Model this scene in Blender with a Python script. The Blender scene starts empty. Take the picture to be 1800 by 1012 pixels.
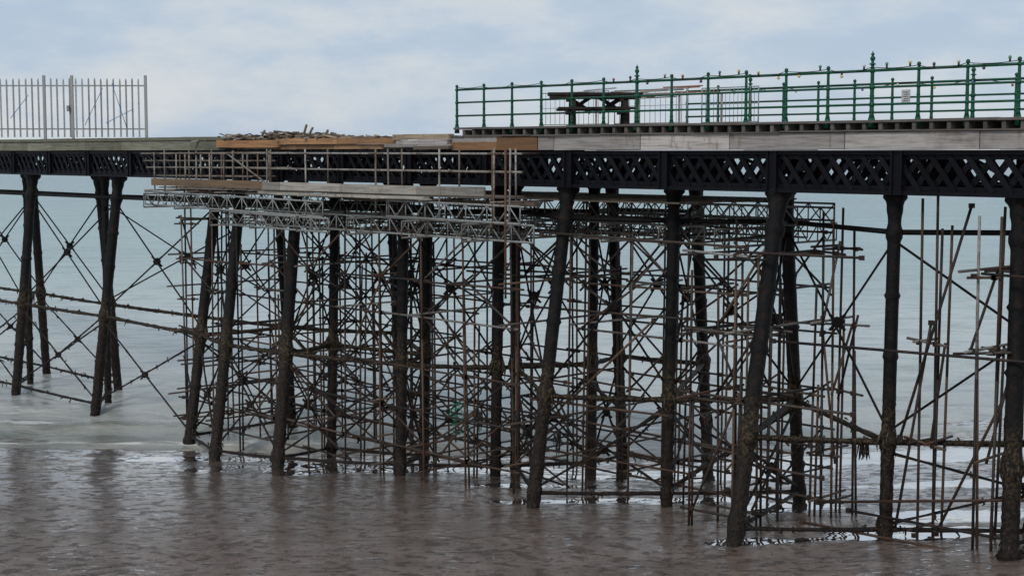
import bpy, math, random
from mathutils import Vector, noise
random.seed(7)
R=random.random
U=random.uniform
scene=bpy.context.scene
scene.view_settings.view_transform='Standard'
scene.view_settings.look='None'
scene.view_settings.exposure=0

# ---------------------------------------------------------------- layout
AX=Vector((-.6876,.7261,0)); BX=Vector((.7261,.6876,0)); O=Vector((10.17,29.885,0))
def P(s,t,z): 
    v=O+AX*s+BX*t; v.z=z; return v
def gz(y): return .09*(48-y)
W=5.5

# ---------------------------------------------------------------- mesh builder
class MB:
    def __init__(s): s.v=[];s.f=[];s.c=[];s.sm=[]
    def tube(s,p0,p1,r0,r1=None,n=7,col=(1,1,1),cap=True):
        if r1 is None:r1=r0
        p0=Vector(p0);p1=Vector(p1);d=(p1-p0)
        if d.length<1e-5:return
        d.normalize()
        a=d.orthogonal().normalized();b=d.cross(a)
        i=len(s.v)
        for p,r in((p0,r0),(p1,r1)):
            for k in range(n):
                th=2*math.pi*k/n
                s.v.append(p+(a*math.cos(th)+b*math.sin(th))*r)
        for k in range(n):
            s.f.append((i+k,i+(k+1)%n,i+n+(k+1)%n,i+n+k));s.c.append(col);s.sm.append(True)
        if cap:
            s.f.append(tuple(i+k for k in range(n))[::-1]);s.c.append(col);s.sm.append(False)
            s.f.append(tuple(i+n+k for k in range(n)));s.c.append(col);s.sm.append(False)
    def rings(s,pts,rad,n=12,col=(1,1,1),jit=None):
        d=(Vector(pts[-1])-Vector(pts[0])).normalized()
        a=d.orthogonal().normalized();b=d.cross(a);i=len(s.v)
        for j,(p,r) in enumerate(zip(pts,rad)):
            for k in range(n):
                th=2*math.pi*k/n
                rr=r*(1+(jit(j) if jit else 0)*U(-1,1))
                s.v.append(Vector(p)+(a*math.cos(th)+b*math.sin(th))*rr)
        for j in range(len(pts)-1):
            for k in range(n):
                q=i+j*n
                s.f.append((q+k,q+(k+1)%n,q+n+(k+1)%n,q+n+k));s.c.append(col);s.sm.append(True)
        q=i+(len(pts)-1)*n
        s.f.append(tuple(i+k for k in range(n))[::-1]);s.c.append(col);s.sm.append(False)
        s.f.append(tuple(q+k for k in range(n)));s.c.append(col);s.sm.append(False)
    def beam(s,p0,p1,w,h,up=Vector((0,0,1)),col=(1,1,1)):
        p0=Vector(p0);p1=Vector(p1);d=(p1-p0).normalized()
        sd=d.cross(up)
        if sd.length<1e-4: sd=d.cross(Vector((1,0,0)))
        sd.normalize();u=sd.cross(d).normalized()
        i=len(s.v)
        for p in(p0,p1):
            for a,b in((-1,-1),(1,-1),(1,1),(-1,1)):
                s.v.append(p+sd*(a*w/2)+u*(b*h/2))
        for f in((3,2,1,0),(4,5,6,7),(0,1,5,4),(1,2,6,5),(2,3,7,6),(3,0,4,7)):
            s.f.append(tuple(i+k for k in f));s.c.append(col);s.sm.append(False)
    def ball(s,c,r,n=8,m=6,col=(1,1,1),sz=1):
        c=Vector(c)
        pts=[c+Vector((0,0,-r*sz*math.cos(math.pi*j/m))) for j in range(m+1)]
        rad=[max(r*math.sin(math.pi*j/m),.001) for j in range(m+1)]
        s.rings(pts,rad,n,col)
    def make(s,name,mat,parent=None):
        me=bpy.data.meshes.new(name)
        me.from_pydata([tuple(v) for v in s.v],[],s.f)
        me.polygons.foreach_set('use_smooth',s.sm)
        at=me.attributes.new('Col','FLOAT_COLOR','FACE')
        fl=[]
        for c in s.c: fl+= [c[0],c[1],c[2],1]
        at.data.foreach_set('color',fl)
        me.materials.append(mat);me.update()
        ob=bpy.data.objects.new(name,me);scene.collection.objects.link(ob)
        if parent: ob.parent=parent
        return ob
def empty(name,loc=(0,0,0)):
    e=bpy.data.objects.new(name,None);scene.collection.objects.link(e);return e

# ---------------------------------------------------------------- node helpers
class NT:
    def __init__(s,t): s.t=t;s.n=t.nodes;s.l=t.links
    def new(s,typ,**k):
        n=s.n.new(typ)
        for a,b in k.items(): setattr(n,a,b)
        return n
    def link(s,a,b): s.l.new(a,b)
    def val(s,inp,v):
        if hasattr(v,'links') or isinstance(v,bpy.types.NodeSocket): s.l.new(v,inp)
        else: inp.default_value=v
    def math(s,op,a,b=0,c=None,clamp=False):
        n=s.new('ShaderNodeMath',operation=op,use_clamp=clamp)
        s.val(n.inputs[0],a);s.val(n.inputs[1],b)
        if c is not None:s.val(n.inputs[2],c)
        return n.outputs[0]
    def mr(s,v,a,b,c=0,d=1,smooth=True):
        n=s.new('ShaderNodeMapRange',interpolation_type='SMOOTHSTEP' if smooth else 'LINEAR')
        s.val(n.inputs[0],v);n.inputs[1].default_value=a;n.inputs[2].default_value=b
        n.inputs[3].default_value=c;n.inputs[4].default_value=d
        return n.outputs[0]
    def mix(s,f,a,b,bt='MIX'):
        n=s.new('ShaderNodeMix',data_type='RGBA',blend_type=bt)
        s.val(n.inputs[0],f)
        for i,v in((6,a),(7,b)):
            if isinstance(v,tuple): n.inputs[i].default_value=(*v[:3],1)
            else: s.l.new(v,n.inputs[i])
        return n.outputs[2]
    def noise(s,vec,scale,detail=4,rough=.55,sc=None,loc=None):
        if sc or loc:
            m=s.new('ShaderNodeMapping');s.l.new(vec,m.inputs[0])
            if sc:m.inputs['Scale'].default_value=sc
            if loc:m.inputs['Location'].default_value=loc
            vec=m.outputs[0]
        n=s.new('ShaderNodeTexNoise');s.l.new(vec,n.inputs['Vector'])
        n.inputs['Scale'].default_value=scale;n.inputs['Detail'].default_value=detail;n.inputs['Roughness'].default_value=rough
        return n.outputs[0]
def newmat(name):
    m=bpy.data.materials.new(name);m.use_nodes=True
    nt=NT(m.node_tree);b=nt.n['Principled BSDF']
    pos=nt.new('ShaderNodeNewGeometry').outputs['Position']
    return m,nt,b,pos
def attr(nt):
    a=nt.new('ShaderNodeAttribute');a.attribute_name='Col';return a.outputs['Color']
def bump(nt,b,h,strength,dist=.02):
    n=nt.new('ShaderNodeBump');n.inputs['Strength'].default_value=strength;n.inputs['Distance'].default_value=dist
    nt.link(h,n.inputs['Height']);nt.link(n.outputs[0],b.inputs['Normal']);return n

# painted / rusty metal, colour per face
def metal_mat(name,rough=.6,rust=(.10,.045,.022),amt=(.5,.7),bs=.4,spec=.5):
    m,nt,b,pos=newmat(name)
    c=attr(nt);n1=nt.noise(pos,3.1,6,.65);n2=nt.noise(pos,28,3)
    c=nt.mix(nt.mr(n1,amt[0],amt[1]),c,rust)
    c=nt.mix(nt.mr(n2,.3,.75,0,.55),c,(.0,.0,.0),'MIX')
    nt.link(c,b.inputs['Base Color']);b.inputs['Roughness'].default_value=rough
    b.inputs['Specular IOR Level'].default_value=spec
    bump(nt,b,n2,bs,.015);return m
M_iron=metal_mat('black_painted_iron',.55,(.022,.013,.010),(.57,.78),spec=.15)
M_tube=metal_mat('scaffold_steel',.6,(.085,.042,.025),(.47,.7),spec=.3)
M_alu=metal_mat('aluminium_beam',.5,(.16,.14,.11),(.5,.8))
M_green=metal_mat('green_rail_paint',.4,(.05,.03,.015),(.62,.75),.1,.3)
M_misc=metal_mat('weathered_fittings',.6,(.1,.07,.05),(.62,.8))
# piles: black above, brown rust and growth below
M_pile,nt,b,pos=newmat('cast_iron_pile')
z=nt.new('ShaderNodeSeparateXYZ');nt.link(pos,z.inputs[0])
n1=nt.noise(pos,2.2,6,.7);n2=nt.noise(pos,14,5,.7);n3=nt.noise(pos,5,4,.6,loc=(9,3,1))
zz=nt.math('ADD',z.outputs[2],nt.math('MULTIPLY',n1,2.4))
low=nt.mr(zz,7.0,4.2)
c=nt.mix(nt.mr(n3,.5,.70),(.0045,.0045,.005),(.020,.011,.008))
brown=nt.mix(nt.mr(n2,.42,.66),(.007,.0055,.005),(.036,.023,.016))
c=nt.mix(low,c,brown)
band=nt.math('MULTIPLY',nt.mr(nt.math('ABSOLUTE',nt.math('SUBTRACT',z.outputs[2],3.9)),.9,.2),nt.mr(n2,.45,.62))
c=nt.mix(nt.math('MULTIPLY',band,.6),c,(.09,.066,.032))
nt.link(c,b.inputs['Base Color']);b.inputs['Roughness'].default_value=.55;b.inputs['Specular IOR Level'].default_value=.18
bump(nt,b,n2,.9,.04)
# timber
M_wood,nt,b,pos=newmat('weathered_timber')
c=attr(nt)
mp0=nt.new('ShaderNodeMapping');nt.link(pos,mp0.inputs[0]);mp0.inputs['Rotation'].default_value=(0,0,math.radians(-133.4))
mp=nt.new('ShaderNodeMapping');nt.link(mp0.outputs[0],mp.inputs[0]);mp.inputs['Scale'].default_value=(.45,8,9)
g=nt.noise(mp.outputs[0],2.2,6,.65);n2=nt.noise(pos,.9,5,.6);n3=nt.noise(pos,4,5,.7,sc=(1,1,.25))
c=nt.mix(nt.mr(g,.42,.68,0,.5),c,(.05,.04,.035));c=nt.mix(nt.mr(n2,.5,.75,0,.5),c,(.08,.06,.05));c=nt.mix(nt.mr(n3,.57,.70,0,.5),c,(.13,.065,.03))
nt.link(c,b.inputs['Base Color']);b.inputs['Roughness'].default_value=.85;b.inputs['Specular IOR Level'].default_value=.25
bump(nt,b,g,.5,.02)

# ---------------------------------------------------------------- sand
M_sand,nt,b,pos=newmat('wet_sand')
sp=nt.new('ShaderNodeSeparateXYZ');nt.link(pos,sp.inputs[0])
big=nt.noise(pos,.22,4,.6);med=nt.noise(pos,.8,5,.6,sc=(.6,1,1));rip=nt.noise(pos,3.0,7,.68,sc=(.85,1.0,1));fine=nt.noise(pos,22,3,.6)
rip2=nt.noise(pos,5.0,6,.72,sc=(.7,1.1,1),loc=(5,2,0))
c=nt.mix(nt.mr(med,.3,.7),(.155,.113,.091),(.265,.203,.170))
c=nt.mix(nt.mr(rip,.52,.57,0,.8),c,(.045,.032,.026))
c=nt.mix(nt.mr(rip2,.58,.63,0,.75),c,(.035,.025,.02))
c=nt.mix(nt.mr(fine,.35,.7,0,.3),c,(.28,.23,.20))
pm=None
warp=nt.math('MULTIPLY',nt.math('SUBTRACT',nt.noise(pos,.9,7,.7),.5),2.4)
for cx,cy,rx,ry in((5.6,31.9,1.6,.45),(9.0,32.1,2.3,.9),(10.6,34.4,2.0,1.1),(6.9,36.8,1.3,.9),(3.6,38.4,4.6,.6),(12.5,39.5,3,.7),(-3.0,45.0,7,1.3),(4.8,43.8,5.5,1.5),(12,45.5,6,1.6),(1.5,41.2,3,.4),(-9.5,47,4,.7)):
    x=nt.math('DIVIDE',nt.math('SUBTRACT',sp.outputs[0],cx),rx);y=nt.math('DIVIDE',nt.math('SUBTRACT',sp.outputs[1],cy),ry)
    d=nt.math('SQRT',nt.math('ADD',nt.math('MULTIPLY',x,x),nt.math('MULTIPLY',y,y)))
    d=nt.math('ADD',d,warp)
    mk=nt.mr(d,1.12,.90)
    pm=mk if pm is None else nt.math('MAXIMUM',pm,mk)
film=nt.mr(nt.math('ADD',sp.outputs[1],nt.math('MULTIPLY',nt.math('SUBTRACT',big,.5),10)),25,50)
film=nt.math('MULTIPLY',nt.math('MULTIPLY',film,.72),nt.mr(rip,.545,.50,.25,1))
patch=nt.mr(nt.noise(pos,.5,4,.6,sc=(.6,1,1),loc=(1,9,0)),.38,.6)
speck=nt.math('MULTIPLY',nt.math('MULTIPLY',nt.mr(rip2,.42,.385),nt.math('ADD',.4,nt.math('MULTIPLY',patch,.6))),.85)
damp=nt.math('ADD',nt.math('MAXIMUM',film,speck),.08)
wet=nt.math('MAXIMUM',nt.math('MULTIPLY',pm,.92),damp,clamp=True)
flat=nt.math('SUBTRACT',1,nt.math('MULTIPLY',pm,.985))
hgt=nt.math('MULTIPLY',nt.math('SUBTRACT',nt.math('MULTIPLY',fine,.08),nt.math('ADD',nt.math('MULTIPLY',rip,1.0),nt.math('MULTIPLY',rip2,.5))),flat)
nt.link(c,b.inputs['Base Color']);b.inputs['Roughness'].default_value=.8;b.inputs['Specular IOR Level'].default_value=.2
bn=bump(nt,b,hgt,1.0,.25)
bn2=nt.new('ShaderNodeBump');bn2.inputs['Strength'].default_value=.18;bn2.inputs['Distance'].default_value=.05;nt.link(hgt,bn2.inputs['Height'])
gl=nt.new('ShaderNodeBsdfGlossy');gl.inputs['Color'].default_value=(.95,.92,.89,1);nt.link(bn2.outputs[0],gl.inputs['Normal'])
nt.link(nt.math('SUBTRACT',.10,nt.math('MULTIPLY',pm,.07)),gl.inputs['Roughness'])
ms=nt.new('ShaderNodeMixShader');nt.link(wet,ms.inputs[0]);nt.link(b.outputs[0],ms.inputs[1]);nt.link(gl.outputs[0],ms.inputs[2])
nt.link(ms.outputs[0],nt.n['Material Output'].inputs[0])

def gridl(name,xs,ys,fz,mat):
    nx=len(xs)-1;ny=len(ys)-1
    vs=[(x,y,fz(x,y)) for y in ys for x in xs];fs=[]
    for j in range(ny):
        for i in range(nx):
            a=j*(nx+1)+i;fs.append((a,a+1,a+nx+2,a+nx+1))
    me=bpy.data.meshes.new(name);me.from_pydata(vs,[],fs);me.materials.append(mat)
    me.polygons.foreach_set('use_smooth',[True]*len(fs))
    ob=bpy.data.objects.new(name,me);scene.collection.objects.link(ob);return ob
def grid(name,x0,x1,y0,y1,nx,ny,fz,mat):
    return gridl(name,[x0+(x1-x0)*i/nx for i in range(nx+1)],[y0+(y1-y0)*j/ny for j in range(ny+1)],fz,mat)
def rng(*segs):
    out=[]
    for a,b_,st in segs:
        n=max(1,int(round((b_-a)/st)))
        out+=[a+(b_-a)*i/n for i in range(n)]
    return out+[segs[-1][1]]
def sandz(x,y):
    z=gz(y)+.10*noise.noise(Vector((x*.13,y*.2,1)))+.035*noise.noise(Vector((x*.7,y*1.0,4)))+.045*min(max(0,x-5),14)+.02*min(max(0,-x-6),14)
    if -20<x<16 and 24<y<50:
        k=.6
        z+=k*(.020*noise.noise(Vector((x*2.2,y*2.8,9)))-.022*abs(noise.noise(Vector((x*4.0,y*4.6,2)))))
    return z
gridl('beach_sand',rng((-90,-17,1.5),(-17,15,.10),(15,90,1.5)),rng((-10,26,1.0),(26,49,.095),(49,80,.7)),sandz,M_sand)

# ---------------------------------------------------------------- sea
M_sea,nt,b,pos=newmat('sea_water')
sp=nt.new('ShaderNodeSeparateXYZ');nt.link(pos,sp.inputs[0])
w1=nt.noise(pos,.9,6,.6,sc=(.45,1,1));w2=nt.noise(pos,.12,5,.55,sc=(.3,1,1));w3=nt.noise(pos,.012,4,.5,sc=(.25,1,1));w4=nt.noise(pos,.28,6,.65,sc=(.35,1,1),loc=(4,4,0))
dist=nt.math('ADD',sp.outputs[1],nt.math('MULTIPLY',nt.math('SUBTRACT',w2,.5),14))
cr=nt.new('ShaderNodeValToRGB');e=cr.color_ramp
nt.link(nt.mr(nt.math('LOGARITHM',dist,10),1.66,3.2,smooth=False),cr.inputs[0])
e.elements[0].position=0;e.elements[0].color=(.38,.36,.32,1)
e.elements[1].position=1;e.elements[1].color=(.055,.135,.14,1)
for p_,c_ in((.05,(.45,.455,.425)),(.15,(.55,.59,.56)),(.27,(.36,.46,.44)),(.42,(.20,.34,.33)),(.68,(.085,.20,.205))):
    q=e.elements.new(p_);q.color=(*c_,1)
c=nt.mix(nt.mr(w3,.4,.65,0,.3),cr.outputs[0],(.08,.18,.18))
c=nt.mix(nt.mr(w1,.46,.64,0,.38),c,(.07,.13,.125))
c=nt.mix(nt.mr(w4,.48,.66,0,.30),c,(.10,.17,.16))
lf=nt.math('MULTIPLY',nt.mr(sp.outputs[0],-8,-15),nt.mr(dist,62,52))
c=nt.mix(nt.math('MULTIPLY',lf,nt.mr(w1,.35,.6,.2,.75)),c,(.15,.145,.115))
fo=nt.noise(pos,1.4,7,.7,sc=(.35,1,1),loc=(3,7,0));band=nt.new('ShaderNodeTexWave',wave_type='BANDS',bands_direction='Y')
nt.link(pos,band.inputs[0]);band.inputs['Scale'].default_value=.085;band.inputs['Distortion'].default_value=5;band.inputs['Detail'].default_value=3;band.inputs['Detail Scale'].default_value=.35
shore=nt.mr(dist,62,50)
fm=nt.math('MULTIPLY',nt.math('MULTIPLY',nt.mr(band.outputs[1],.86,.99),nt.mr(fo,.49,.60)),nt.math('MULTIPLY',shore,.75))
c=nt.mix(fm,c,(.72,.73,.72))
nt.link(c,b.inputs['Base Color']);b.inputs['IOR'].default_value=1.333
nt.link(nt.math('ADD',.14,nt.math('MULTIPLY',fm,.6)),b.inputs['Roughness'])
hh=nt.math('ADD',w1,nt.math('MULTIPLY',w2,2.5))
bump(nt,b,hh,.9,.45)
def seaz(x,y):
    if y>75:return 0
    k=max(0,min(1,(66-y)/10))*max(0,min(1,(y-44)/4))
    return k*(.12*math.sin(y*1.55+1.3*noise.noise(Vector((x*.1,y*.1,0)))*2+x*.06)+.10*noise.noise(Vector((x*.5,y*.9,2))))
sea=grid('sea',-100,100,42,82,400,200,seaz,M_sea)
import bmesh
bm=bmesh.new();bm.from_mesh(sea.data)
def q(x0,x1,y0,y1):
    v=[bm.verts.new(p) for p in((x0,y0,0),(x1,y0,0),(x1,y1,0),(x0,y1,0))];bm.faces.new(v)
q(-9000,9000,82,14000);q(-9000,-100,42,82);q(100,9000,42,82)
bm.to_mesh(sea.data);bm.free()

# ---------------------------------------------------------------- pier
pier=empty('pier')
BLK=(.006,.006,.009)
g=MB();ZB,ZT=9.10,10.06
def wc(base,v=.18): k=1+U(-v,v); return tuple(c*k for c in base)
def girder(t,s0,s1,zb=ZB,zt=ZT,stiff=True,bw=.12,pitch=.42,run=.62):
    for zc in(zb+.045,zt-.045):
        g.beam(P(s0,t,zc),P(s1,t,zc),.22,.09,col=BLK)
    for zc in(zb+.14,zt-.14):
        g.beam(P(s0,t,zc),P(s1,t,zc),.05,.11,col=BLK)
    s=s0
    while s<s1-run:
        g.beam(P(s,t-.035,zb+.08),P(s+run,t-.035,zt-.08),.022,bw,up=Vector((0,0,1)),col=wc(BLK,.6))
        g.beam(P(s+run,t+.035,zb+.08),P(s,t+.035,zt-.08),.022,bw,up=Vector((0,0,1)),col=wc(BLK,.6))
        s+=pitch
    if stiff:
        s=2.7-3.28*3
        while s<s1:
            if s>s0:
                g.beam(P(s,t-.02,zb+.02),P(s,t-.02,zt-.02),.26,.17,up=BX,col=BLK)
                g.beam(P(s-.12,t-.13,zb),P(s-.12,t-.13,zt),.05,.03,up=BX,col=BLK)
                g.beam(P(s+.12,t-.13,zb),P(s+.12,t-.13,zt),.05,.03,up=BX,col=BLK)
            s+=3.28
for t in(0,1.9,W): girder(t,-10+t*.08,80)
s=2.7-3.28*3
while s<80:
    for zc in(ZB+.1,ZT-.1): g.beam(P(s,.1,zc),P(s,W-.1,zc),.12,.14,col=BLK)
    g.beam(P(s,.1,ZB+.1),P(s,W/2,ZT-.1),.05,.08,col=BLK);g.beam(P(s,W/2,ZT-.1),P(s,W-.1,ZB+.1),.05,.08,col=BLK)
    s+=3.28
s=-9
while s<78:
    g.beam(P(s,.1,ZB+.07),P(s+3.28,W-.1,ZB+.07),.09,.03,col=BLK);g.beam(P(s+3.28,.1,ZB+.11),P(s,W-.1,ZB+.11),.09,.03,col=BLK);s+=3.28
g.make('lattice_girders',M_iron,pier)
# deck timber
w=MB()
GREY=(.37,.345,.325);NEW=(.44,.24,.12);OLD=(.20,.20,.155);TAN=(.36,.29,.2)
def boards(s0,s1,t,z0,z1,base,L=3.2,th=.06,v=.2,gap=.012):
    s=s0
    while s<s1-.05:
        e=min(s1,s+L*U(.8,1.25))
        w.beam(P(s,t+U(-.008,.008),(z0+z1)/2+U(-.01,.01)),P(e-gap,t,(z0+z1)/2+U(-.01,.01)),th,z1-z0,col=wc(base,v));s=e
boards(-10,13.6,-.16,10.08,10.45,GREY,2.7,.07,.42,.025)
boards(13.6,15.2,-.17,10.08,10.44,(.22,.12,.06),1.7,.07)
boards(15.2,17.1,-.17,10.08,10.30,(.26,.14,.07),1.8,.07);boards(15.0,17.1,-.15,10.32,10.46,GREY,1.8,.1)
boards(17.1,19.4,-.25,10.24,10.36,GREY,2.2,.2);boards(17.05,19.6,-.22,10.38,10.54,TAN,1.9,.2)
boards(17.0,18.6,-.28,10.10,10.20,(.12,.10,.08),1.6,.2)
boards(19.4,25.7,-.2,10.27,10.45,NEW,2.6,.12,.3);boards(20.3,26.0,-.12,10.12,10.26,(.30,.18,.1),2.2,.1,.3)
boards(25.5,29.2,-.25,10.18,10.42,(.40,.21,.10),3.6,.12,.1)
boards(28.9,80,-.16,10.10,10.42,OLD,2.4,.08,.3);boards(28.9,80,-.2,10.45,10.56,(.15,.15,.11),2.6,.1)
s=-10
while s<17.0:
    w.beam(P(s,-.12,10.55),P(s,W+.1,10.55),.09,.19,col=wc((.11,.10,.09),.5)); s+=.41
boards(-10,17.05,-.05,10.66,10.715,(.13,.12,.11),3,.22)
boards(-10,17.05,-.2,10.455,10.49,(.12,.11,.10),3,.12)
def slab(s0,s1,t0,t1,z0,z1,base):
    n=int((t1-t0)/.2)
    for i in range(n):
        a=t0+(t1-t0)*i/n
        w.beam(P(s0,a+.1,(z0+z1)/2+U(-.006,.006)),P(s1,a+.1,(z0+z1)/2),.185,z1-z0,col=wc(base,.25))
slab(-10,17.0,.1,W+.2,10.66,10.71,(.14,.13,.12));slab(17.2,29,.2,W,10.12,10.18,(.10,.09,.07));slab(29,80,.1,W,10.44,10.56,(.13,.13,.11))
boards(-10,80,W+.16,10.08,10.45,GREY,2.6,.07)
s=17.4
while s<80:
    w.beam(P(s,-.08,10.10+.0),P(s,W+.05,10.10),.1,.08,col=wc((.05,.045,.04),.3)); s+=.6
w.make('deck_timber',M_wood,pier)

# piles: (base X,Y) (top X,Y) radius
piles={'A':((9.85,28.7),(10.35,30.1),.18),'B':((4.86,31.7),(6.2,34.35),.18),'C':((8.15,31.7),(8.36,32.3),.145),
'D':((3.97,37.35),(4.12,37.6),.15),'E':((.54,37.35),(1.5,39.4),.17),'F':((-.5,43.2),(-.33,43.0),.155),'G':((-3.33,43.4),(-3.24,44.4),.165),
'H':((-7.25,45.0),(-6.95,48.2),.19),'I':((-9.6,47.0),(-9.2,50.5),.18),'J':((-11.1,50),(-10.4,52.4),.18),
'K':((-16.2,56.5),(-15.2,57.3),.19),'K2':((-16.6,62),(-16.9,60.6),.18),'K3':((-16.3,59),(-16.2,59),.14),
'L':((-20.8,61),(-20.1,62.2),.19),'L3':((-21.0,63.8),(-20.9,63.8),.14),'L2':((-21.2,67),(-21.2,65.5),.18),
'M':((-25.4,65.6),(-24.6,66.9),.2),'M2':((-25.8,71.5),(-25.6,70.2),.19),
'N':((7.48,37.8),(6.83,37.0),.165),'Oo':((5.96,44.3),(5.39,43.5),.17),'Q':((3.5,46),(3.05,45.3),.165),'Rr':((2.4,44),(2.45,44),.14),
'S':((.1,43.6),(.1,43.6),.15),'T':((-2.77,45.7),(-2.62,46.5),.16),'Uu':((-5.95,48),(-5.84,49),.16),'V':((-3.9,51.8),(-4.2,51),.16),'Wv':((-8.0,53.4),(-8.4,53),.16),
'Aa':((14.3,31.5),(14.0,31.6),.16),'Ab':((12.2,24.6),(12.7,26),.18),'Ac':((16.6,35),(15.5,34.4),.17)}
pl=MB()
def at(n,z):
    a,b_,r=piles[n];zb=gz(a[1]);k=(z-zb)/(ZB-zb)
    return Vector((a[0]+(b_[0]-a[0])*k,a[1]+(b_[1]-a[1])*k,z))
def sm(x,c,wd): return math.exp(-((x-c)/wd)**4)
for n,(a,b_,r) in piles.items():
    zb=gz(a[1]);z0=zb-1.0;N=110;pts=[];rad=[]
    for i in range(N+1):
        zz_=z0+(ZB-z0)*i/N;pts.append(at(n,zz_))
        rr=r*(1+.32*sm(zz_,3.75,.22)+.30*sm(zz_,8.25,.14)+.2*sm(zz_,zb+.35,.15)+.75*sm(zz_,9.1,.14)+.25*sm(zz_,8.85,.2))
        for fl in(2.0,5.6,6.9): rr*=1+.25*sm(zz_,fl,.05)
        rad.append(rr)
    pl.rings(pts,rad,14,(1,1,1),jit=lambda j:.09 if j<N*.5 else .012)
pl.make('cast_iron_piles',M_pile,pier)
br=MB();wd=MB()
DK=(.02,.016,.014);RU=(.06,.032,.02)
def weed(p,n=12,L=.45,col=(.018,.015,.009),spread=.18):
    for i in range(n):
        q0=Vector(p)+Vector((U(-1,1)*spread,U(-1,1)*spread,U(-.08,.12)))
        q1=q0+Vector((U(-.08,.08),U(-.08,.08),-L*U(.2,.6)));q2=q1+Vector((U(-.06,.06),U(-.06,.06),-L*U(.1,.5)))
        wd.tube(q0,q1,.025,.02,5,wc(col,.4));wd.tube(q1,q2,.02,.006,5,wc(col,.4))
def shaggy(p,q0,r,col,dens=3):
    p=Vector(p);q0=Vector(q0);L=(q0-p).length;n=max(2,int(L/.22))
    pts=[p.lerp(q0,i/n)+Vector((0,0,-.02*math.sin(math.pi*i/n))) for i in range(n+1)]
    br.rings(pts,[r*U(.85,1.2) for _ in pts],8,col,jit=lambda j:.12)
    for i in range(int(L*dens)):
        if R()<.5: weed(p.lerp(q0,R()),2,.16,spread=.02)
def plate(c,d=.14):
    br.tube(c-Vector((0,.05,0)),c+Vector((0,.05,0)),d,d,8,DK)
    for k in range(4):
        a_=math.pi/4+k*math.pi/2;v=Vector((math.cos(a_),0,math.sin(a_)));br.tube(c,c+v*d*1.9,.05,.035,6,DK)
def brace(a,b_,top=True,lowbar=True,xl=True,xh=True):
    if top: br.tube(at(a,8.28),at(b_,8.28),.06,.06,8,DK);
    shaggy(at(a,3.72),at(b_,3.72),.065,DK)
    za=max(gz(piles[a][0][1]),0)+.35;zb_=max(gz(piles[b_][0][1]),0)+.35
    if lowbar: shaggy(at(a,za),at(b_,zb_),.05,RU)
    if xh:
        for p,q_ in((at(a,8.1),at(b_,3.95)),(at(b_,8.1),at(a,3.95))): br.tube(p,q_,.03,.03,6,DK)
        plate((at(a,8.1)+at(b_,3.95)+at(b_,8.1)+at(a,3.95))/4)
    if xl:
        for p,q_ in((at(a,3.5),at(b_,zb_+.1)),(at(b_,3.5),at(a,za+.1))): shaggy(p,q_,.032,RU,1)
        plate((at(a,3.5)+at(b_,zb_)+at(b_,3.5)+at(a,za))/4,.12)
for a,b_ in(('B','N'),('C','Aa'),('D','E'),('D','N'),('F','G'),('G','H'),('I','J'),('K','L'),('L','M'),('T','Uu'),('S','Rr'),('Rr','Q'),('E','S'),('H','Uu'),('G','T'),('J','Wv'),('K2','L2'),('L2','M2'),('K','K3'),('L','L3'),('Oo','D'),('J','K'),('Q','Oo'),('A','Aa')):
    brace(a,b_,lowbar=(a,b_)!=('J','K'))
brace('B','C',False,True,False,False);brace('N','C',True,False,False,True)
brace('I','H',True,True,True,False);brace('V','T');brace('V','Wv',True,False,True,True);brace('Wv','K2',True,False,False,True);brace('F','Rr',False,True,True,False)
br.make('braces_and_ties',M_pile,pier)
for n in piles:
    weed(at(n,3.85),16,.45,(.05,.04,.018),.2);weed(at(n,max(gz(piles[n][0][1]),0)+.5),8,.3,(.03,.025,.015),.18)
for (s,t,z,k) in((3.3,-.2,3.7,.6),(8.0,.2,3.6,.5),(15,.3,2.6,.6),(13.2,.2,2.4,.6),(16.6,.4,2.5,.6),(4.3,-.4,3.6,.4)): weed(P(s,t,z),14,k,(.02,.016,.01),.09)
wd.make('seaweed_growth',M_misc,pier)

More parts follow.
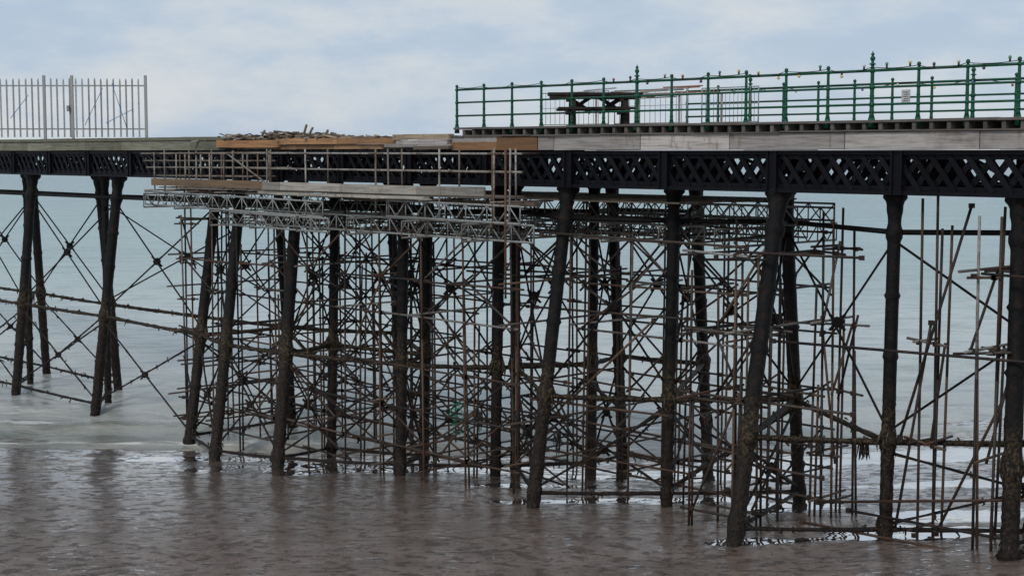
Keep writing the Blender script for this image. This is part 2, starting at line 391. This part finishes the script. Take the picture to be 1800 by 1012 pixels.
# ---------------------------------------------------------------- scaffolding below deck
sc=empty('scaffolding')
t_=MB();RUSTS=[(.085,.048,.032),(.05,.03,.022),(.03,.022,.019),(.12,.078,.052),(.022,.018,.017),(.04,.03,.025),(.07,.055,.045)]
GAL=[(.26,.25,.235),(.18,.17,.16),(.11,.10,.09)]
def rc(z=0): return wc(random.choice(RUSTS if (R()<.68 or z<4) else GAL),.25)
def coup(p,k=.05): t_.beam(Vector(p)-Vector((0,0,k)),Vector(p)+Vector((0,0,k)),k*2.1,k*2.1,col=wc((.035,.025,.02)))
def scaffold(ss,ts,lifts,top,drop=.2,diag=.35,r=.031,dup=.45):
    for s in ss:
        for t in ts:
            if R()<drop: continue
            p=P(s+U(-.12,.12),t+U(-.1,.1),0);p.z=gz(p.y)-.3 if p.y<48 else -1
            tp=p+Vector((U(-.10,.10),U(-.10,.10),0));tp.z=top+U(-.8,.25);c_=rc();t_.tube(p,p.lerp(tp,.55),r,r,7,c_);t_.tube(p.lerp(tp,.55),tp,r,r,7,c_ if R()<.6 else rc(6))
            if R()<dup: 
                o=Vector((U(.06,.12),U(-.1,.1),0));t_.tube(p+o,tp+o+Vector((U(-.1,.1),0,-U(0,3))),r,r,7,rc())
    for z0 in lifts:
        for t in ts:
            z=z0+U(-.12,.12)
            i=0
            while i<len(ss)-1:
                k=min(len(ss)-1,i+random.choice((1,2,2,3)))
                if R()>.22:
                    a=P(ss[i],t,z);b2=P(ss[k],t,z+U(-.06,.06))
                    dd=(b2-a).normalized()*U(.15,.45)
                    if min(a.z-gz(a.y),b2.z-gz(b2.y))>.1 and z>.1:
                        t_.tube(a-dd,b2+dd,r,r,7,rc(z))
                        for m_ in range(i,k+1): coup(P(ss[m_],t,z))
                i=k
        for s in ss:
            if R()<.35: continue
            z=z0+.07+U(-.05,.05);ta,tb=ts[0]-U(.2,.6),ts[-1]+U(.1,.4)
            if R()<.4: tb=ts[len(ts)//2]+.2
            a=P(s,ta,z)
            if z-gz(a.y)>.1: t_.tube(a,P(s+U(-.1,.1),tb,z+U(-.05,.05)),r,r,7,rc(z))
    for s in range(len(ss)-1):
        for t in ts:
            for j in range(len(lifts)-1):
                if R()<diag:
                    a,b2=(s,s+1) if R()<.5 else(s+1,s)
                    j2=min(len(lifts)-1,j+random.choice((1,1,2)))
                    p=P(ss[a],t+.06,lifts[j]);q_=P(ss[b2],t+.06,lifts[j2])
                    if p.z-gz(p.y)>0 and p.z>-.3:
                        d=(q_-p).normalized()*.25;t_.tube(p-d,q_+d,r,r,7,rc(lifts[j]))
    for s in ss:
        for j in range(len(lifts)-1):
            for k in range(len(ts)-1):
                if R()<diag*.7:
                    a,b2=(k,k+1) if R()<.5 else(k+1,k)
                    p=P(s+.06,ts[a],lifts[j]);q_=P(s+.06,ts[b2],lifts[j+1])
                    if p.z>gz(p.y):t_.tube(p,q_,r,r,7,rc(lifts[j]))
fr=lambda a,b_,n:[a+(b_-a)*i/(n-1) for i in range(n)]
scaffold(fr(14.0,31.0,10),[-.7,1.3,3.5,5.5],[.7,1.5,2.6,3.7,5.3,6.4,7.7],8.5,.12,.42)
scaffold(fr(8.0,13.2,4),[1.2,3.2,5.0],[1.5,2.6,3.8,5.3,6.4,7.8],8.7,.12,.40)
scaffold([5.9,7.1],[-1.5,-.7,.3,1.5],[1.75,2.9,4.3,5.9,7.6],7.6,.05,.35)
scaffold([5.2,5.6],[1.4,2.2],[1.7,2.9,4.3,5.9,7.7],8.6,.05,.3,dup=.8)
scaffold([-3.5,-1.7,.15,.6],[-.5,.6,1.8],[1.75,3.7,5.9,7.6],9.0,.2,.22)
scaffold([1.9,2.3],[.3,.8],[1.75,3.7,5.9],9.0,.0,.1)
scaffold([30.4,31.1],[-.6,.8,3],[.7,1.6,2.6,3.8,5,6.2,7.6],8.8,.05,.4)
for a,b_ in(((4.6,-.6,1.7),(-2,-.6,1.85)),((4.3,-.5,2.2),(-1.5,-.8,3.3)),((3.6,-.3,2.1),(-2,-.3,2.2)),((5.2,-1,5.8),(-2.5,-.4,5.9)),((6.2,-1,7.75),(3.2,-.6,7.75)),((8,-1,4.35),(3.4,-.5,4.3)),((6.8,-1.2,2.95),(3.7,-1.2,2.95)),((13.6,-.4,3.4),(9.3,.3,3.4)),((13.4,-.4,5.9),(8.8,.3,5.9)),((13.3,-.3,7.9),(6.6,-.2,7.8)),((13,-.4,2.1),(8.6,.4,2.0)),((12.2,-.4,3.5),(9.8,.2,5.8)),((2.4,-.2,3.9),(1.2,.4,8.9)),((1.6,0,1.9),(-.3,.3,6.2)),((2.6,0,1.8),(1.9,.1,6.4))):
    t_.tube(P(*a),P(*b_),.032,.032,7,rc());coup(P(*a));coup(P(*b_))
t_.make('scaffold_tubes',M_tube,sc)
# hanging working platform
h=MB();LT=[(.30,.275,.235),(.22,.19,.16),(.36,.34,.31),(.17,.13,.10)]
lc=lambda:wc(random.choice(LT),.2)
for t in(-1.45,-.55):
    sa=13.3 if t<-1 else 14.2
    for z in(9.98,9.5):
        h.tube(P(sa-.4,t,z),P(25.4,t,z+U(-.03,.03)),.027,.027,8,lc());h.tube(P(24.5,t+.06,z+.03),P(32.0,t+.06,z),.027,.027,8,lc())
    for s in([13.3,13.9,16.1,18.3,18.9,22.3,24.4] if t<-1 else [14.0,16.3,18.8,22.4,25.5]): h.tube(P(s,t-.05,8.2 if R()<.6 else 8.7),P(s+U(-.04,.04),t-.05,10.12),.027,.027,8,lc())
    for i in range(9): s=25.6+i*.7+U(-.15,.15);h.tube(P(s,t-.05,8.75),P(s,t-.05,10.05+U(-.1,.1)),.027,.027,8,lc())
    h.tube(P(25.3,t,9.25),P(31.4,t,9.22),.024,.024,7,lc());h.tube(P(25.3,t,9.75),P(32.1,t,9.73),.024,.024,7,lc())
for s in(13.6,16.5,18.6,22.2,25,26.8,28.5,30,31.3):
    h.tube(P(s,-2.0,9.98),P(s,.2,9.98),.027,.027,7,lc());h.tube(P(s,-1.9,8.72),P(s,.4,8.72),.027,.027,7,lc())
h.tube(P(23.8,-1.5,8.8),P(26.6,-1.5,9.95),.027,.027,7,lc())
h.tube(P(13.4,-1.55,6.2),P(13.4,-1.55,10.1),.03,.03,8,(.16,.08,.05));h.tube(P(13.95,-1.5,8),P(13.95,-1.5,10.1),.03,.03,8,(.16,.08,.05))
h.make('platform_guard_rails',M_tube,sc)
w=MB()
boards(14.2,24.6,-1.55,8.86,9.10,(.30,.28,.25),3.2,.05,.35);boards(24.6,31.4,-1.55,8.88,9.12,(.26,.18,.11),2.6,.05,.35)
boards(16.5,24.6,-1.62,8.72,8.80,(.36,.34,.30),3.4,.22);
for k in range(6): boards(14.2,31,-1.4+k*.24,8.80,8.84,(.22,.19,.16),3.4,.22)
boards(13.2,21.5,-.6,8.58,8.70,(.12,.09,.07),3,.22)
for k in range(14): boards(9,29.5,.3+k*.36,8.74,8.78,(.14,.115,.09),3.4,.22)
w.make('platform_boards',M_wood,sc)
al=MB()
def lat(p0,p1,dep=.45,col=None,n=None):
    p0=Vector(p0);p1=Vector(p1);L=(p1-p0).length;n=n or int(L/.42);c=col or wc((.33,.34,.33),.2)
    D=Vector((0,0,-dep))
    al.tube(p0,p1,.03,.03,7,c);al.tube(p0+D,p1+D,.03,.03,7,c)
    for i in range(n+1):
        a=p0.lerp(p1,i/n)
        if i%2==0 or i==n: al.tube(a,a+D,.018,.018,6,c)
        if i<n:
            b2=p0.lerp(p1,(i+1)/n)
            if i%2: al.tube(a+D,b2,.018,.018,6,c)
            else: al.tube(a,b2+D,.018,.018,6,c)
A2=lambda:wc((.14,.13,.115),.3)
lat(P(31.6,-1.7,8.68),P(21.2,-1.7,8.55));lat(P(18.4,-1.5,8.66),P(12.9,-1.5,8.62));lat(P(25.6,-1.1,8.18),P(12.8,-1.1,8.12))
lat(P(31,-.2,8.66),P(18,-.2,8.62),col=A2());lat(P(26.5,-.2,8.16),P(14.5,-.2,8.1),col=A2());lat(P(25.8,-2.0,8.12),P(20.5,-2.0,8.08),.4)
for t,s0,s1,z in((2.2,6.9,25,8.68),(4.2,7.2,22,8.6),(5.4,8.0,24,8.66),(5.6,9.0,20,8.16),(1.2,9,20,8.15),(3.3,8,18,8.15)): lat(P(s1,t,z),P(s0,t,z),col=A2())
for s in(31,29,26.8,24.5,22,19.5,17,14.5,12,10,8.2): lat(P(s,-2.1 if s>14 else .6,8.12 if s<27 else 8.6),P(s,5.8,8.12 if s<27 else 8.6),col=A2())
al.make('lattice_beams',M_alu,sc)

# ---------------------------------------------------------------- railings
GR=(.006,.095,.048)
def railing(name,t,s0,s1,step,talls,first):
    e=empty(name);a=MB();b2=MB();DZ=10.715
    n=int(round((s1-s0)/step))
    for i in range(n+1):
        s=s1-i*step;p=P(s,t,DZ);tall=i in talls
        r=.034 if not tall else .043
        H=1.14 if not tall else 1.30
        def ring(z,rr,hh=.03): a.tube(p+Vector((0,0,z-hh)),p+Vector((0,0,z+hh)),rr*r/.034,rr*r/.034,10,GR)
        a.tube(p+Vector((0,0,-.16)),p+Vector((0,0,.05)),r*2.2,r*1.7,10,GR)
        pts=[p+Vector((0,0,z)) for z in(.05,.12,.3,.7,1.0,H)]
        a.rings(pts,[r*1.5,r*1.2,r*1.1,r*1.05,r*.95,r*.75],10,GR)
        for z in(.33,.70,1.06): a.ball(p+Vector((0,0,z)),r*1.6,10,6,GR)
        ring(.18,.045,.02);ring(.52,.042,.015)
        a.ball(p+Vector((0,0,H+.02)),r*1.35,10,8,GR)
        if tall:
            ring(1.2,.055,.015);a.ball(p+Vector((0,0,H+.11)),r*.9,10,8,GR);a.tube(p+Vector((0,0,H)),p+Vector((0,0,H+.18)),r*.4,r*.2,8,GR)
    a.make('posts',M_green,e)
    for z,r in((1.06,.032),(.70,.026),(.33,.026)):
        b2.tube(P(s0,t,DZ+z),P(s1,t,DZ+z),r,r,8,GR)
    b2.make('rails',M_green,e);return e
railing('pier_railing',-.02,17.04-1.136*22,17.04,1.136,(6,12,18),0)
railing('pier_railing',W,13.2-1.136*18,13.2,1.136,(2,8,14),0)
# festoon lights
fe=empty('festoon_lights');c1=MB();c2=MB();prev=None
BC=[(.6,.5,.2),(.65,.65,.62),(.08,.25,.14),(.35,.10,.08),(.10,.16,.34),(.6,.57,.5),(.05,.05,.05)]
for k in range(22):
    sA=17.04-k*1.136
    for j in range(6):
        x=j/6;s=sA-1.136*x;z=10.715+1.13-.09*4*x*(1-x)*(1 if k%2 else .4)
        p=P(s,-.06,z)
        if prev: c1.tube(prev,p,.009,.009,5,(.03,.03,.03))
        prev=p
        if j in(2,5) and sA<11.5:
            up=-1 if R()<.35 else 1
            c1.tube(p,p+Vector((0,0,.06*up)),.022,.022,6,(.02,.02,.02));c2.ball(p+Vector((0,0,.09*up)),.036,8,6,random.choice(BC))
prev=None
for k in range(14*3):
    s=12.5-k*.35;z=10.715+1.02+.06*math.sin(k*1.1);p=P(s,W-.05,z)
    if prev:c1.tube(prev,p,.009,.009,5,(.03,.03,.03))
    prev=p
    if k%3==0:c2.ball(p-Vector((0,0,.05)),.036,8,6,random.choice(BC))
c1.make('cable',M_misc,fe)
M_bulb,nt,b,pos=newmat('bulb_glass');nt.link(attr(nt),b.inputs['Base Color']);b.inputs['Roughness'].default_value=.2
c2.make('bulbs',M_bulb,fe)
sg=empty('notice_sign');a=MB();cs=P(5.95,W-.06,11.42)
a.beam(cs-BX*.012,cs+BX*.012,.24,.36,col=(.6,.6,.58));a.make('panel',M_misc,sg)
a=MB()
for k in range(5): a.beam(cs-BX*.016-AX*.08+Vector((0,0,.12-k*.055)),cs-BX*.016+AX*(.08-.03*(k%2))+Vector((0,0,.12-k*.055)),.003,.015,col=(.12,.12,.12))
a.make('text_lines',M_misc,sg)

# mesh barrier
mb=empty('mesh_barrier');a=MB()
for (s0,s1,t) in((16.6,13.9,2.9),(13.85,11.2,3.1),(11.1,9.2,3.6)):
    for s in(s0,s1): a.tube(P(s,t,10.72),P(s,t,11.75),.018,.018,7,(.35,.36,.36))
    for z in(10.82,11.3,11.74): a.tube(P(s0,t,z),P(s1,t,z),.014 if z!=11.3 else .008,None,6,(.35,.36,.36))
    n=14
    for i in range(1,n): s=s0+(s1-s0)*i/n;a.tube(P(s,t,10.82),P(s,t,11.74),.008,.008,5,(.32,.33,.33))
a.make('panels',M_misc,mb)
ts=MB()
for k in range(12):
    s=U(12.6,17.0);ts.beam(P(s,4.2+U(-.3,.3),11.55+k*.028),P(s-U(1,2.4),4.3+U(-.3,.3),11.55+k*.028+U(-.06,.08)),.1,.03,col=wc(random.choice((TAN,(.3,.14,.08),GREY,(.1,.07,.05)))))
for s in(10.9,12.4,13.9,15.6): ts.beam(P(s,4.2,10.72),P(s,4.2,11.6),.06,.06,col=wc(GREY))
ts.make('timber_stack',M_wood)
# picnic table
pt=empty('picnic_table');a=MB();DKW=(.02,.016,.014)
c0=P(11.7,1.9,0)+Vector((-1.3,0,0))
def T(x,y,z): return Vector((c0.x+x,c0.y+y,10.715+z))
for k in range(5): a.beam(T(-1.25,-.34+k*.17,.84),T(1.25,-.34+k*.17,.84),.15,.07,col=wc(DKW))
for yy in(-.36,.36): a.beam(T(-1.2,yy,.77),T(1.2,yy,.77),.04,.10,col=DKW)
for yy in(-.78,.78):
    for k in(-.08,.08): a.beam(T(-1.0,yy+k,.45),T(1.0,yy+k,.45),.14,.06,col=wc(DKW))
for xx in(-.7,.7):
    a.beam(T(xx,-.85,.38),T(xx,.85,.38),.11,.12,col=DKW);a.beam(T(xx,-.36,.70),T(xx,.36,.70),.11,.1,col=DKW)
    for sgn in(-1,1): a.beam(T(xx+.1,.62*sgn,0),T(xx+.1,.22*sgn,.74),.11,.16,up=Vector((1,0,0)),col=DKW)
    a.beam(T(xx,0,.74),T(xx*.15,0,.36),.1,.12,col=DKW);a.beam(T(xx,0,.38),T(xx*.2,0,.74),.08,.1,col=DKW)
a.make('frame_and_planks',M_wood,pt)

# ---------------------------------------------------------------- debris pile
w=MB()
def hump(s): return max(0,.24*math.exp(-((s-26.3)/1.6)**2)+.06*math.exp(-((s-22.8)/1.6)**2)+.16*math.exp(-((s-29.0)/1.0)**2))
for i in range(340):
    s=U(23.4,30.8) if i<310 else U(21,24);t=U(-.1,2.2);hz=hump(s)*U(.1,1)+.0;L=U(.2,.9);a_=U(0,6.28);tl=U(-.2,.2)
    d=Vector((math.cos(a_)*L/2,math.sin(a_)*L/2,L*tl/2));p=P(s,t,10.46+hz)
    w.beam(p-d,p+d,U(.04,.12),U(.025,.06),col=wc(random.choice((TAN,GREY,(.34,.27,.19),(.12,.09,.07),(.2,.16,.12),(.08,.06,.05))),.3))
for (s,L,tl) in((24.9,.5,.9),(25.2,.4,1.6),(27.6,.4,.8),(24.0,.3,.9)):
    p=P(s,.5,10.60);w.beam(p,p+AX*(-L*.4)+Vector((0,0,L*tl*.5)),.07,.04,col=TAN)
w.make('timber_debris_pile',M_wood)

# ---------------------------------------------------------------- palisade fence
pf=empty('palisade_fence');a=MB();FC=(.36,.36,.35);Y=64.2;ZD=10.58
xs0,xs1=-15.8,-30
def pale(x,hh=2.62,wd_=.07,yo=0):
    i=len(a.v);z0=ZD+.1
    sh=((-1,z0),(1,z0),(1,ZD+hh-.14),(.5,ZD+hh),(0,ZD+hh-.07),(-.5,ZD+hh),(-1,ZD+hh-.14))
    for yy in(-.04,-.02):
        for (dx,z) in sh: a.v.append(Vector((x+dx*wd_/2,Y+yo+yy,z)))
    n=7;c=wc(FC,.25)
    a.f.append(tuple(range(i,i+n)));a.c.append(c);a.sm.append(False)
    a.f.append(tuple(range(i+2*n-1,i+n-1,-1)));a.c.append(c);a.sm.append(False)
    for k in range(n): a.f.append((i+(k+1)%n,i+k,i+n+k,i+n+(k+1)%n));a.c.append(c);a.sm.append(False)
x=xs0
while x>xs1:
    pale(x+U(-.01,.01),2.62+U(-.03,.03));x-=.27
a.make('pales',M_misc,pf);a=MB()
for z in(.45,2.3): a.beam((xs0+.05,Y,ZD+z),(xs1,Y,ZD+z),.04,.06,col=FC)
for x in(xs0+.02,-18.95,-20.15,-22.9,-25.6,-28.3): a.beam((x,Y,ZD-.05),(x,Y,ZD+2.74),.11,.11,col=wc((.40,.40,.39),.1))
a.beam((-19.1,Y-.08,ZD+1.2),(-19.1,Y-.08,ZD+1.45),.2,.1,col=(.3,.3,.3))
a.make('posts_and_rails',M_misc,pf);a=MB()
for p,q_ in(((-17.2,2.4),(-16.6,.5)),((-18.4,.6),(-17.6,2.2)),((-20.8,1.9),(-21.6,.9)),((-17.5,.7),(-16.3,1.3))):
    a.tube((p[0],Y-.1,ZD+p[1]),(q_[0],Y-.1,ZD+q_[1]),.014,.014,5,(.08,.25,.5))
a.make('rope_ties',M_misc,pf)
ne=MB();nc=P(17.2,.2,2.3)
for i in range(70):
    p=nc+Vector((U(-.25,.25),U(-.15,.15),U(-.5,.5)));q_=p+Vector((U(-.18,.18),U(-.1,.1),U(-.2,.2)));ne.tube(p,q_,.009,.009,5,(.04,.28,.18))
ne.make('green_netting',M_misc)

# ---------------------------------------------------------------- light
wl=bpy.data.worlds.new('World');scene.world=wl;wl.use_nodes=True
nt=NT(wl.node_tree);bg=nt.n['Background']
el,ro=math.radians(42),math.radians(205)
sky=nt.new('ShaderNodeTexSky',sky_type='NISHITA');sky.sun_disc=False;sky.sun_elevation=el;sky.sun_rotation=ro
tc=nt.new('ShaderNodeTexCoord').outputs['Generated']
n1=nt.noise(tc,3.6,6,.58,sc=(1,1,3.4),loc=(.3,.1,.25));n2=nt.noise(tc,13,7,.62,sc=(1,1,2.4),loc=(2,.4,.2))
nn=nt.math('ADD',nt.math('MULTIPLY',n1,.62),nt.math('MULTIPLY',n2,.38))
cl=nt.mix(nt.mr(nn,.40,.62),(4.3,5.3,6.6),(6.2,6.6,6.95))
c=nt.mix(.93,sky.outputs[0],cl)
nt.link(c,bg.inputs[0]);bg.inputs[1].default_value=.105
sl=bpy.data.lights.new('sun','SUN');sl.energy=1.45;sl.angle=math.radians(12);sl.color=(1,.95,.88)
so=bpy.data.objects.new('sun',sl);scene.collection.objects.link(so)
d=Vector((math.sin(ro)*math.cos(el),math.cos(ro)*math.cos(el),math.sin(el)))
so.rotation_euler=(-d).to_track_quat('-Z','Y').to_euler()

cam=bpy.data.cameras.new('camera');co=bpy.data.objects.new('camera',cam);scene.collection.objects.link(co)
co.location=(0,0,10);co.rotation_euler=(math.radians(90-5.208),0,0)
cam.lens=52;cam.sensor_width=36;cam.clip_end=30000;scene.camera=co
